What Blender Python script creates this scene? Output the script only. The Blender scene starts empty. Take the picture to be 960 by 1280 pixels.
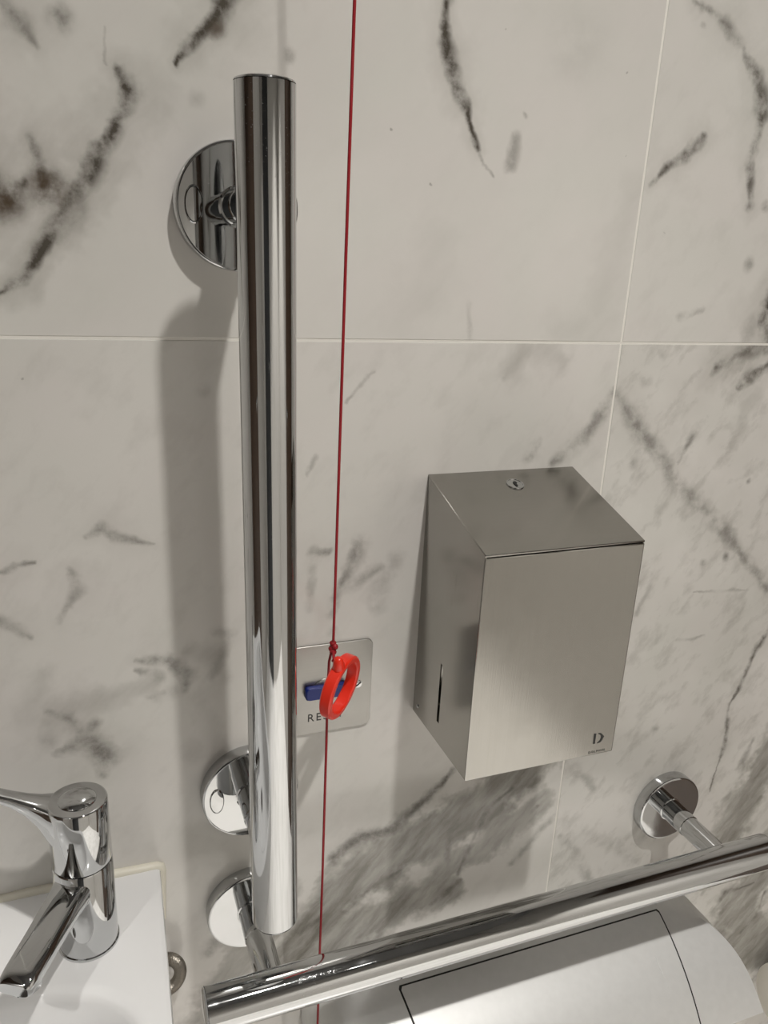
import bpy, bmesh, math, random
from mathutils import Vector, Matrix

random.seed(4)
S = bpy.context.scene
COL = S.collection
PI = math.pi

# ------------------------------------------------------------------ camera
# world: X right along the marble wall, Y into the wall (wall face at Y=0), Z up, camera height = 0
FPX, DW = 985.53, 0.58
RM = ((0.93489858, -0.06692876, 0.34854726),
      (-0.35184948, -0.30357342, 0.88546323),
      (0.04654631, -0.95045445, -0.30735936))
right = Vector((RM[0][0], RM[1][0], RM[2][0])).normalized()
fwd = Vector((RM[0][2], RM[1][2], RM[2][2])).normalized()
up = -Vector((RM[0][1], RM[1][1], RM[2][1])).normalized()
cd = bpy.data.cameras.new('camera'); cam = bpy.data.objects.new('camera', cd); COL.objects.link(cam)
cd.sensor_fit = 'VERTICAL'; cd.sensor_height = 36.0; cd.lens = FPX / 1280 * 36.0
cd.clip_start = 0.01
m = Matrix((right, up, -fwd)).transposed().to_4x4(); m.translation = Vector((0, -DW, 0))
cam.matrix_world = m
S.camera = cam

# ------------------------------------------------------------------ world, lamps, exposure
W = bpy.data.worlds.new('world'); S.world = W; W.use_nodes = True
W.node_tree.nodes['Background'].inputs[0].default_value = (0.9, 0.95, 1, 1)
W.node_tree.nodes['Background'].inputs[1].default_value = 0.02
S.view_settings.view_transform = 'Standard'; S.view_settings.look = 'None'
S.view_settings.gamma = 1; S.view_settings.use_curve_mapping = False
S.view_settings.exposure = 0.0
X0, X1, Y0, ZF, ZC = -0.95, 1.25, -1.9, -1.32, 1.30
LAMP_COL = (1.0, 0.968, 0.918)
# ceiling downlights: (x, y, watts, cone in degrees, blend); the first one throws the sharp shadows, the last is an unseen lamp added for bounced fill
LAMPS = [(0.36, -0.826, 92, 112, 1.0), (-0.80, -1.10, 45, 78, 0.2), (0.75, -1.40, 260, 62, 0.5)]
for lx, ly, pw, cone, bl in LAMPS:
    ld = bpy.data.lights.new('downlight_bulb', 'SPOT'); ld.energy = pw; ld.color = LAMP_COL
    ld.shadow_soft_size = 0.03; ld.spot_size = math.radians(cone); ld.spot_blend = bl
    lo = bpy.data.objects.new('downlight_bulb', ld); COL.objects.link(lo); lo.location = (lx, ly, 1.24)


# ------------------------------------------------------------------ helpers
def wallpt(u, v, y=0.0):
    c = (u - 480, v - 640, FPX)
    w = [sum(RM[i][k] * c[k] for k in range(3)) for i in range(3)]
    t = (DW + y) / w[1]
    return w[0] * t, w[2] * t


def finish(o, angle=35):
    me = o.data
    for p in me.polygons: p.use_smooth = True
    me.set_sharp_from_angle(angle=math.radians(angle))
    return o


def mobj(name, verts, faces, mat, parent=None, angle=35):
    me = bpy.data.meshes.new(name); me.from_pydata([tuple(v) for v in verts], [], faces); me.update()
    bm = bmesh.new(); bm.from_mesh(me); bmesh.ops.recalc_face_normals(bm, faces=bm.faces); bm.to_mesh(me); bm.free()
    o = bpy.data.objects.new(name, me); COL.objects.link(o)
    me.materials.append(mat)
    if parent: o.parent = parent
    return finish(o, angle)


def bobj(name, bm, mat, parent=None, angle=35):
    me = bpy.data.meshes.new(name)
    bmesh.ops.recalc_face_normals(bm, faces=bm.faces); bm.to_mesh(me); bm.free()
    o = bpy.data.objects.new(name, me); COL.objects.link(o); me.materials.append(mat)
    if parent: o.parent = parent
    return finish(o, angle)


def frame(axis):
    a = Vector(axis).normalized()
    h = Vector((0, 0, 1)) if abs(a.z) < 0.9 else Vector((1, 0, 0))
    u = a.cross(h).normalized(); v = a.cross(u).normalized()
    return a, u, v


def lathe_geo(prof, org, axis, seg=64, sx=1.0, sy=1.0):
    """profile of (radius, height along axis)"""
    a, u, v = frame(axis); o = Vector(org); V = []; F = []; rings = []
    for r, h in prof:
        if r < 1e-6:
            rings.append([len(V)]); V.append(o + a * h)
        else:
            rings.append(list(range(len(V), len(V) + seg)))
            for k in range(seg):
                t = 2 * PI * k / seg
                V.append(o + a * h + u * (r * sx * math.cos(t)) + v * (r * sy * math.sin(t)))
    for A, B in zip(rings, rings[1:]):
        for k in range(seg):
            k2 = (k + 1) % seg
            if len(A) == 1 and len(B) == 1: continue
            if len(A) == 1: F.append((A[0], B[k], B[k2]))
            elif len(B) == 1: F.append((A[k], A[k2], B[0]))
            else: F.append((A[k], A[k2], B[k2], B[k]))
    return V, F


def lathe(name, prof, org, axis, mat, parent=None, seg=64, sx=1.0, sy=1.0, angle=35):
    V, F = lathe_geo(prof, org, axis, seg, sx, sy)
    return mobj(name, V, F, mat, parent, angle)


def tube_geo(path, r, seg=12, cap=True):
    P = [Vector(p) for p in path]; V = []; F = []
    prev_u = None
    rr = r if isinstance(r, (list, tuple)) else [r] * len(P)
    for i, p in enumerate(P):
        t = (P[min(i + 1, len(P) - 1)] - P[max(i - 1, 0)]).normalized()
        if prev_u is None: _, u, v = frame(t)
        else:
            u = (prev_u - t * prev_u.dot(t)).normalized(); v = t.cross(u)
        prev_u = u
        for k in range(seg):
            a = 2 * PI * k / seg
            V.append(p + (u * math.cos(a) + v * math.sin(a)) * rr[i])
    for i in range(len(P) - 1):
        for k in range(seg):
            k2 = (k + 1) % seg
            F.append((i * seg + k, i * seg + k2, (i + 1) * seg + k2, (i + 1) * seg + k))
    if cap:
        F.append(tuple(range(seg))[::-1]); F.append(tuple(range((len(P) - 1) * seg, len(P) * seg)))
    return V, F


def tube(name, path, r, mat, parent=None, seg=12):
    V, F = tube_geo(path, r, seg)
    return mobj(name, V, F, mat, parent, 50)


def box(name, lo, hi, mat, parent=None, bev=0.0, seg=2):
    bm = bmesh.new()
    bmesh.ops.create_cube(bm, size=1)
    for v in bm.verts:
        v.co = Vector([(lo[i] + hi[i]) / 2 + v.co[i] * (hi[i] - lo[i]) for i in range(3)])
    if bev: bmesh.ops.bevel(bm, geom=bm.edges[:], offset=bev, segments=seg, affect='EDGES', profile=0.5)
    return bobj(name, bm, mat, parent)


def join(*geos):
    V = []; F = []
    for v, f in geos:
        n = len(V); V += list(v); F += [tuple(i + n for i in q) for q in f]
    return V, F


def thing(name, label, cat, loc=(0, 0, 0), group=None):
    o = bpy.data.objects.new(name, None); COL.objects.link(o); o.location = loc
    o.empty_display_size = 0.02
    o['label'] = label; o['category'] = cat
    if group: o['group'] = group
    return o


def tag(o, label, cat, group=None):
    o['label'] = label; o['category'] = cat
    if group: o['group'] = group
    return o


def place(root):
    """parts are built in world coordinates: keep them there under a root that stands elsewhere"""
    bpy.context.view_layer.update()
    inv = Matrix.Translation(-root.location)
    def rec(o, mtx):
        for c in o.children:
            c.matrix_parent_inverse = mtx
    rec(root, inv)
    return root


# ------------------------------------------------------------------ materials
def new_mat(name):
    M = bpy.data.materials.new(name); M.use_nodes = True
    nt = M.node_tree; b = nt.nodes['Principled BSDF']
    return M, nt, b


def N(nt, typ, **kw):
    n = nt.nodes.new(typ)
    for k, v in kw.items(): setattr(n, k, v)
    return n


def setin(nt, n, i, v):
    if hasattr(v, 'links') or isinstance(v, bpy.types.NodeSocket): nt.links.new(v, n.inputs[i])
    else: n.inputs[i].default_value = v


def math_(nt, op, a, b=None, c=None, clamp=False):
    n = N(nt, 'ShaderNodeMath', operation=op, use_clamp=clamp)
    setin(nt, n, 0, a)
    if b is not None: setin(nt, n, 1, b)
    if c is not None: setin(nt, n, 2, c)
    return n.outputs[0]


def vmath(nt, op, a, b=None, c=None):
    n = N(nt, 'ShaderNodeVectorMath', operation=op)
    setin(nt, n, 0, a)
    if b is not None: setin(nt, n, 1, b)
    if c is not None: setin(nt, n, 2, c)
    return n.outputs['Value'] if op in ('DOT_PRODUCT', 'LENGTH') else n.outputs['Vector']


def noise(nt, vec, scale, detail=3, rough=0.5, color=False):
    n = N(nt, 'ShaderNodeTexNoise'); nt.links.new(vec, n.inputs['Vector'])
    n.inputs['Scale'].default_value = scale; n.inputs['Detail'].default_value = detail
    n.inputs['Roughness'].default_value = rough
    return n.outputs['Color' if color else 'Fac']


def maprange(nt, v, a, b, c, d, smooth=False):
    n = N(nt, 'ShaderNodeMapRange'); n.interpolation_type = 'SMOOTHSTEP' if smooth else 'LINEAR'
    nt.links.new(v, n.inputs[0])
    for i, x in enumerate((a, b, c, d)): n.inputs[i + 1].default_value = x
    return n.outputs[0]


def mixc(nt, f, a, b):
    n = N(nt, 'ShaderNodeMix', data_type='RGBA')
    setin(nt, n, 0, f); setin(nt, n, 6, a); setin(nt, n, 7, b)
    return n.outputs[2]


def simple(name, col, rough=0.5, metal=0.0, spec=0.5, var=0.0, scale=60, bump=0.0):
    M, nt, b = new_mat(name)
    b.inputs['Roughness'].default_value = rough; b.inputs['Metallic'].default_value = metal
    b.inputs['Specular IOR Level'].default_value = spec
    pos = N(nt, 'ShaderNodeNewGeometry').outputs['Position']
    nz = noise(nt, pos, scale, 4)
    lo = tuple(c * (1 - var) for c in col) + (1,); hi = tuple(min(1, c * (1 + var)) for c in col) + (1,)
    nt.links.new(mixc(nt, nz, lo, hi), b.inputs['Base Color'])
    if bump:
        bp = N(nt, 'ShaderNodeBump'); bp.inputs['Strength'].default_value = bump; bp.inputs['Distance'].default_value = 0.0004
        nt.links.new(nz, bp.inputs['Height']); nt.links.new(bp.outputs[0], b.inputs['Normal'])
    return M


def chrome_mat(name, col=(0.56, 0.568, 0.572), r0=0.035, r1=0.10, scuff=0.0):
    M, nt, b = new_mat(name)
    b.inputs['Metallic'].default_value = 1.0
    b.inputs['Base Color'].default_value = (*col, 1)
    pos = N(nt, 'ShaderNodeNewGeometry').outputs['Position']
    nz = noise(nt, pos, 45, 5, 0.65)
    rgh = maprange(nt, nz, 0.5, 0.8, r0, r1)
    if scuff:
        fine = noise(nt, pos, 900, 3, 0.7)
        big = noise(nt, pos, 9, 2)
        msk = math_(nt, 'MULTIPLY', maprange(nt, fine, 0.58, 0.7, 0, 1), maprange(nt, big, 0.5, 0.62, 0, 1))
        rgh = math_(nt, 'ADD', rgh, math_(nt, 'MULTIPLY', msk, scuff))
    nt.links.new(rgh, b.inputs['Roughness'])
    return M


def steel_mat(name, axis, col=(0.40, 0.39, 0.365), rough=0.17):
    """brushed stainless steel; fine brushing runs along the given axis"""
    M, nt, b = new_mat(name)
    b.inputs['Metallic'].default_value = 1.0
    pos = N(nt, 'ShaderNodeNewGeometry').outputs['Position']
    sc = [1400.0, 1400.0, 1400.0]; sc[axis] = 14.0
    st = noise(nt, vmath(nt, 'MULTIPLY', pos, tuple(sc)), 1.0, 2)
    cl = noise(nt, pos, 28, 4, 0.6)
    sc2 = [160.0, 160.0, 160.0]; sc2[2] = 22.0
    drip = maprange(nt, noise(nt, vmath(nt, 'MULTIPLY', pos, tuple(sc2)), 1.0, 2), 0.70, 0.82, 0, 1)
    c1 = mixc(nt, st, tuple(c * 0.95 for c in col) + (1,), tuple(c * 1.05 for c in col) + (1,))
    c2 = mixc(nt, math_(nt, 'MULTIPLY', drip, 0.25), c1, (0.25, 0.23, 0.2, 1))
    nt.links.new(c2, b.inputs['Base Color'])
    nt.links.new(maprange(nt, cl, 0.3, 0.75, rough - 0.03, rough + 0.04), b.inputs['Roughness'])
    bp = N(nt, 'ShaderNodeBump'); bp.inputs['Strength'].default_value = 0.06; bp.inputs['Distance'].default_value = 0.0002
    nt.links.new(st, bp.inputs['Height']); nt.links.new(bp.outputs[0], b.inputs['Normal'])
    return M


STONE = (0.69, 0.675, 0.645)
DARKV = (0.085, 0.075, 0.062)


def marble_mat(name, veins, blobs=(), seed=0.0, base=STONE, cloud=0.5, rough=0.16, mottle=0.0):
    """veins: list of (pixel polyline, width px, strength, halo); widths are turned into metres on the wall.
    blobs: (u, v, radius px, strength, brownness)"""
    M, nt, b = new_mat(name)
    b.inputs['Roughness'].default_value = rough
    pos = N(nt, 'ShaderNodeNewGeometry').outputs['Position']
    sp = vmath(nt, 'ADD', pos, (seed * 3.1, seed * 1.7, seed * 2.3))
    w1 = vmath(nt, 'SUBTRACT', noise(nt, sp, 26, 3, 0.55, True), (0.5, 0.5, 0.5))
    w2 = vmath(nt, 'SUBTRACT', noise(nt, sp, 150, 4, 0.6, True), (0.5, 0.5, 0.5))
    p = vmath(nt, 'MULTIPLY_ADD', w1, (0.012, 0, 0.012), pos)
    p = vmath(nt, 'MULTIPLY_ADD', w2, (0.0035, 0, 0.0035), p)
    wvar = maprange(nt, noise(nt, sp, 34, 3, 0.6), 0.3, 0.7, 0.45, 1.45)
    acc = None; halo = None; chain = None; mass = None
    for pts, wpx, st, hl in veins:
        if not isinstance(wpx, (list, tuple)): wpx = [wpx] * len(pts)
        dmin = None
        for (pa, pb, wa, wb) in zip(pts, pts[1:], wpx, wpx[1:]):
            ax, az = wallpt(*pa); bx, bz = wallpt(*pb)
            ba = Vector((bx - ax, 0, bz - az)); l2 = max(ba.length_squared, 1e-9)
            wa_m = wa * 0.00110; wb_m = wb * 0.00110
            # each segment waits for the one before it, so that few values are alive at a time
            q = vmath(nt, 'SUBTRACT', p if chain is None else vmath(nt, 'MULTIPLY_ADD', chain, (1e-8, 1e-8, 1e-8), p), (ax, 0, az))
            h = math_(nt, 'ADD', vmath(nt, 'DOT_PRODUCT', q, tuple(ba / l2)), 0.0, clamp=True)
            dv = vmath(nt, 'MULTIPLY_ADD', h, tuple(-ba), q)
            d = vmath(nt, 'LENGTH', vmath(nt, 'MULTIPLY', dv, (1, 0, 1)))
            wd = math_(nt, 'MULTIPLY_ADD', h, wb_m - wa_m, wa_m)
            r = math_(nt, 'DIVIDE', d, math_(nt, 'MULTIPLY', wd, wvar))
            dmin = r if dmin is None else math_(nt, 'MINIMUM', dmin, r)
            chain = dmin
        broad = max(wpx) >= 14 and not hl
        core = math_(nt, 'MULTIPLY', maprange(nt, dmin, 0.40 if broad and st > 0.5 else 0.0, 1.0, 1, 0, True), st)
        if broad:      # broad soft band: part of a grey mass
            mass = core if mass is None else math_(nt, 'MAXIMUM', mass, core)
            chain = mass
            continue
        acc = core if acc is None else math_(nt, 'MAXIMUM', acc, core)
        chain = acc
        if hl:
            hh = math_(nt, 'MULTIPLY', maprange(nt, dmin, 0.0, 3.6, 1, 0, True), hl)
            halo = hh if halo is None else math_(nt, 'MAXIMUM', halo, hh)
            chain = math_(nt, 'ADD', acc, halo)
    brown = None
    for u, v, rp, st, br in blobs:
        bx, bz = wallpt(u, v)
        pq = p if chain is None else vmath(nt, 'MULTIPLY_ADD', chain, (1e-8, 1e-8, 1e-8), p)
        d = vmath(nt, 'LENGTH', vmath(nt, 'MULTIPLY', vmath(nt, 'SUBTRACT', pq, (bx, 0, bz)), (1, 0, 1)))
        s_ = maprange(nt, d, 0.0, rp * 0.00100, 1, 0, True)
        c_ = math_(nt, 'MULTIPLY', s_, st)
        acc = c_ if acc is None else math_(nt, 'MAXIMUM', acc, c_)
        chain = acc
        if br:
            e_ = math_(nt, 'MULTIPLY', s_, br)
            brown = e_ if brown is None else math_(nt, 'MAXIMUM', brown, e_)
    # broken-up intensity
    n70 = noise(nt, sp, 48, 5, 0.58)
    brk = maprange(nt, n70, 0.34, 0.58, 0.18, 1.30)
    fine = maprange(nt, noise(nt, sp, 300, 4, 0.7), 0.30, 0.62, 0.80, 1.0)
    # streaks running up to the right, as in the grey masses
    rot = N(nt, 'ShaderNodeVectorRotate', rotation_type='Y_AXIS'); nt.links.new(p, rot.inputs['Vector']); rot.inputs['Angle'].default_value = math.radians(50)
    stv = vmath(nt, 'MULTIPLY', rot.outputs[0], (16.0, 0.0, 62.0))
    streak = maprange(nt, noise(nt, stv, 1.0, 5, 0.6), 0.30, 0.68, 0.45, 1.20)
    grey = maprange(nt, noise(nt, sp, 7.5, 3, 0.55), 0.42, 0.78, 0.0, cloud * 0.5)
    ground = mixc(nt, noise(nt, sp, 13, 2), tuple(c * k for c, k in zip(base, (0.965, 0.985, 0.965))) + (1,),
                  tuple(c * k for c, k in zip(base, (1.03, 1.0, 1.015))) + (1,))
    col = mixc(nt, grey, ground, (0.42, 0.405, 0.37, 1))
    if mottle:
        mo = noise(nt, vmath(nt, 'MULTIPLY', rot.outputs[0], (24.0, 0.0, 48.0)), 1.0, 6, 0.62)
        col = mixc(nt, maprange(nt, mo, 0.50, 0.70, 0, mottle), col, (0.26, 0.245, 0.22, 1))
    if mass is not None:
        col = mixc(nt, math_(nt, 'MULTIPLY', mass, streak, clamp=True), col, (0.215, 0.205, 0.18, 1))
    if halo is not None:
        col = mixc(nt, math_(nt, 'MULTIPLY', halo, streak), col, (0.26, 0.245, 0.215, 1))
    if acc is not None:
        k = math_(nt, 'MULTIPLY', math_(nt, 'MULTIPLY', acc, brk), fine, clamp=True)
        col = mixc(nt, k, col, DARKV + (1,))
    if brown is not None:
        col = mixc(nt, math_(nt, 'MULTIPLY', brown, brk, clamp=True), col, (0.085, 0.060, 0.040, 1))
    # tiny pits
    pit = maprange(nt, noise(nt, sp, 120, 1), 0.80, 0.84, 0, 0.45)
    col = mixc(nt, pit, col, DARKV + (1,))
    nt.links.new(col, b.inputs['Base Color'])
    return M


M_grout = simple('grout_cream', (0.80, 0.78, 0.73), 0.8, var=0.05, scale=300)
M_chrome = chrome_mat('chrome_polished')
M_chrome_worn = chrome_mat('chrome_scuffed', r0=0.04, r1=0.12, scuff=0.25)
M_steel_v = steel_mat('steel_brushed_vertical', 2)
M_steel_h = steel_mat('steel_brushed_across', 0)
M_plate = steel_mat('steel_plate', 0, (0.37, 0.362, 0.345), 0.34)
M_black = simple('black_recess', (0.012, 0.012, 0.012), 0.6)
M_print = simple('black_print', (0.02, 0.02, 0.02), 0.5)
M_red = simple('red_plastic', (0.80, 0.030, 0.012), 0.28, var=0.06)
M_cord = simple('red_cord', (0.30, 0.003, 0.010), 0.55, var=0.15, scale=900, bump=0.5)
M_blue = simple('blue_plastic', (0.001, 0.012, 0.15), 0.35)
M_ceramic = simple('white_ceramic', (0.77, 0.77, 0.77), 0.08, var=0.01)
M_silicone = simple('cream_silicone', (0.74, 0.71, 0.61), 0.45, var=0.05, bump=0.3)
M_silver = simple('silver_plastic', (0.78, 0.785, 0.78), 0.46, metal=0.55, var=0.05, scale=120, bump=0.08)
M_paper = simple('white_paper', (0.80, 0.77, 0.70), 0.9, var=0.03)
M_seat = simple('off_white_plastic', (0.78, 0.74, 0.66), 0.3, var=0.02)
M_braid = simple('braided_steel', (0.30, 0.275, 0.24), 0.35, metal=0.9, var=0.3, scale=700, bump=1.0)
M_ceiling = simple('ceiling_paint', (0.24, 0.24, 0.24), 0.9, var=0.02)
M_floor = marble_mat('floor_marble', [], seed=9, cloud=0.9, rough=0.3, base=(0.80, 0.79, 0.77))
M_wall = marble_mat('room_marble', [], seed=5, cloud=1.0, rough=0.2, base=(0.52, 0.505, 0.48))
M_tile = marble_mat('plain_marble', [], seed=7, cloud=0.6)
M_wood = simple('dark_wood', (0.075, 0.045, 0.028), 0.45, var=0.25, scale=12)

# ------------------------------------------------------------------ the room
def structure(o):
    o['kind'] = 'structure'; return o

TT = 0.009      # tile thickness
wf = structure(box('wall_front', (X0, TT - 0.0086, ZF), (X1, 0.14, ZC), M_grout))
structure(box('wall_left', (X0 - 0.1, Y0, ZF), (X0, 0.0, ZC), M_wall))
structure(box('wall_right', (X1, Y0, ZF), (X1 + 0.1, 0.0, ZC), M_wall))
structure(box('wall_back', (X0, Y0 - 0.1, ZF), (X1, Y0, ZC), M_wall))
structure(box('floor', (X0 - 0.1, Y0 - 0.1, ZF - 0.1), (X1 + 0.1, 0.14, ZF), M_floor))
structure(box('ceiling', (X0 - 0.1, Y0 - 0.1, ZC), (X1 + 0.1, 0.14, ZC + 0.1), M_ceiling))
M_wood2 = simple('charcoal_laminate', (0.035, 0.036, 0.038), 0.5, var=0.1, scale=20)
dr = structure(box('door_1', (-0.66, Y0, ZF), (-0.02, Y0 + 0.04, 0.78), M_wood2, bev=0.003))
tube('door_handle', [(-0.10, Y0 + 0.038, -0.3), (-0.10, Y0 + 0.09, -0.3), (-0.22, Y0 + 0.09, -0.3)], 0.009, M_chrome, dr)
dr = structure(box('door_2', (X0, -0.78, ZF), (X0 + 0.04, -0.08, 0.78), M_wood, bev=0.003))
tube('door_handle', [(X0 + 0.038, -0.71, -0.3), (X0 + 0.09, -0.71, -0.3), (X0 + 0.09, -0.59, -0.3)], 0.009, M_chrome, dr)

dr = structure(box('door_3', (X1 - 0.04, -0.66, ZF), (X1, -0.04, 0.78), M_wood, bev=0.003))
tube('door_handle', [(X1 - 0.038, -0.60, -0.3), (X1 - 0.09, -0.60, -0.3), (X1 - 0.09, -0.48, -0.3)], 0.009, M_chrome, dr)

# marble tiles of the front wall; joints read off the photograph
JX, JZ, TWID, GAP = 0.4425, -0.0615, 0.600, 0.0021
ROWS = [(-1.2615, JZ), (JZ, ZC)]
V_UL = [
    ([(-20, 372), (0, 362), (30, 343), (55, 308), (75, 275), (88, 245)], [3, 4, 5, 6, 8, 9], 0.92, 0.55),
    ([(86, 248), (98, 226), (113, 205), (130, 178)], [9, 9, 9, 5], 0.95, 0.45),
    ([(138, 172), (147, 150), (158, 122), (147, 92)], [6, 9, 9, 5], 0.85, 0.35),
    ([(216, 80), (236, 58), (256, 32), (272, 10), (290, -20)], [2, 6, 9, 10, 12], 0.85, 0.30),
    ([(2, -5), (22, 25), (44, 58)], [10, 10, 4], 0.45, 0.22),
    ([(131, 35), (133, 85)], 1.6, 0.22, 0),
    ([(40, 175), (47, 205), (58, 235)], [5, 9, 13], 0.8, 0.42),
    ([(-15, 230), (8, 240), (28, 225)], [20, 17, 6], 0.8, 0.40),
    ([(95, 262), (92, 285), (70, 300)], [12, 8, 4], 0.35, 0.1),
]
B_UL = [(57, 232, 20, 0.5, 0.75), (0, 248, 22, 0.5, 0.8), (75, 22, 12, 0.55, 0), (362, 73, 7, 0.6, 0), (268, 36, 8, 0.3, 0.6), (245, 124, 8, 0.2, 0)]
V_UM = [
    ([(556, -5), (557, 50), (569, 100), (584, 138), (597, 188)], [4, 6, 7, 7, 3], 0.85, 0.22),
    ([(597, 188), (608, 212), (616, 222)], [2, 2, 2], 0.4, 0.0),
    ([(639, 205), (644, 172)], [9, 5], 0.4, 0.0),
    ([(800, 240), (765, 330), (742, 425)], [26, 30, 34], 0.13, 0.0),
    ([(700, 415), (760, 400)], 26, 0.12, 0.0),
    ([(585, 425), (588, 380)], [6, 4], 0.2, 0.0),
    ([(545, 300), (530, 370), (500, 400)], 30, 0.10, 0.0),
]
B_UM = [(556, 1, 7, 0.5, 0), (656, 142, 3, 0.6, 0), (720, 60, 40, 0.08, 0)]
V_UR = [
    ([(868, 3), (890, 14), (912, 38), (928, 58)], [3, 5, 8, 6], 0.55, 0.16),
    ([(928, 58), (946, 95), (953, 135), (948, 165), (940, 195), (938, 258)], [3, 9, 14, 8, 7, 6], 0.72, 0.2),
    ([(812, 232), (838, 208), (862, 192), (880, 172)], [3, 5, 8, 7], 0.75, 0.15),
    ([(966, 370), (955, 400), (962, 428)], [10, 12, 10], 0.85, 0.3),
    ([(850, 395), (880, 386)], [5, 3], 0.3, 0.0),
    ([(930, 430), (945, 400)], 12, 0.22, 0.0),
]
B_UR = [(936, 330, 9, 0.5, 0), (880, 10, 7, 0.5, 0), (938, 258, 8, 0.6, 0), (958, 258, 8, 0.5, 0), (880, 35, 4, 0.5, 0)]
V_LL = [
    ([(105, 674), (128, 660), (150, 672), (192, 682)], [3, 6, 6, 2], 0.48, 0.10),
    ([(-10, 720), (20, 708), (42, 703)], [3, 6, 2], 0.5, 0.1),
    ([(90, 712), (101, 738), (75, 778)], [4, 9, 4], 0.38, 0.10),
    ([(-10, 775), (15, 785), (36, 798)], [8, 8, 4], 0.40, 0.10),
    ([(170, 825), (210, 826), (230, 842), (228, 862)], [4, 11, 12, 7], 0.52, 0.10),
    ([(58, 880), (95, 895), (118, 930)], [14, 22, 14], 0.25, 0.0),
    ([(112, 925), (132, 945), (128, 968)], [9, 17, 8], 0.60, 0.08),
    ([(270, 786), (290, 790), (262, 850)], [8, 6, 8], 0.25, 0.0),
    ([(50, 840), (40, 900)], 16, 0.2, 0.0),
    ([(255, 1280), (300, 1200), (350, 1120)], [26, 30, 26], 0.62, 0.0),
    ([(262, 1190), (290, 1150)], 12, 0.4, 0.0),
    ([(250, 870), (270, 930), (240, 940)], 14, 0.22, 0.0),
]
V_LL += [
    ([(60, 905), (100, 885), (150, 868), (195, 850)], [14, 18, 16, 8], 0.36, 0.0),
    ([(70, 945), (100, 930), (120, 905)], [6, 9, 7], 0.42, 0.0),
    ([(60, 890), (85, 896), (100, 915)], [5, 8, 6], 0.42, 0.0),
    ([(170, 838), (200, 842)], [5, 7], 0.4, 0.0),
    ([(185, 872), (205, 866)], [4, 5], 0.4, 0.0),
    ([(236, 815), (262, 820), (285, 845)], [10, 14, 10], 0.25, 0.0),
]
B_LL = [(252, 487, 9, 0.22, 0), (195, 870, 9, 0.3, 0), (60, 930, 14, 0.25, 0), (215, 865, 10, 0.3, 0)]
V_LM = [
    ([(655, 435), (642, 462), (632, 475)], [20, 18, 5], 0.36, 0.0),
    ([(680, 438), (705, 450)], [22, 16], 0.28, 0.0),
    ([(768, 488), (745, 532), (718, 556), (690, 578)], [8, 11, 12, 6], 0.48, 0.10),
    ([(671, 555), (661, 572)], [9, 8], 0.45, 0.0),
    ([(468, 464), (452, 480), (434, 502)], [3, 2.5, 2], 0.32, 0.0),
    ([(396, 570), (384, 592)], [3, 3], 0.28, 0.0),
    ([(391, 692), (412, 688)], [6, 5], 0.55, 0.1),
    ([(450, 682), (440, 705), (424, 735), (412, 768)], [12, 12, 9, 6], 0.48, 0.08),
    ([(430, 735), (455, 722), (478, 708)], [9, 8, 7], 0.36, 0.0),
    ([(470, 760), (478, 730), (492, 700)], 12, 0.22, 0.0),
    ([(385, 760), (390, 710)], 5, 0.25, 0.0),
    ([(360, 1200), (430, 1110), (520, 1055), (600, 1010), (680, 940)], [30, 36, 44, 44, 36], 0.90, 0.0),
    ([(560, 1085), (620, 1050), (675, 1005)], [22, 26, 20], 0.78, 0.0),
    ([(400, 1180), (470, 1150), (560, 1110)], [30, 34, 28], 0.80, 0.0),
    ([(418, 1072), (450, 1046), (492, 1036), (530, 1002), (566, 962)], [10, 11, 9, 8, 6], 0.68, 0.12),
    ([(572, 1092), (590, 1052), (612, 1010), (640, 985)], [5, 6, 6, 4], 0.55, 0.0),
    ([(430, 1140), (470, 1105), (500, 1090)], [5, 6, 4], 0.5, 0.0),
    ([(540, 1130), (575, 1100)], [5, 7], 0.5, 0.0),
    ([(376, 1165), (398, 1150)], [5, 5], 0.45, 0.0),
    ([(640, 1080), (672, 1040), (694, 1020)], [8, 8, 6], 0.36, 0.0),
    ([(560, 1075), (565, 1040)], [6, 5], 0.4, 0.0),
]
B_LM = [(672, 1008, 3, 0.7, 0), (415, 790, 8, 0.3, 0)]
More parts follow.
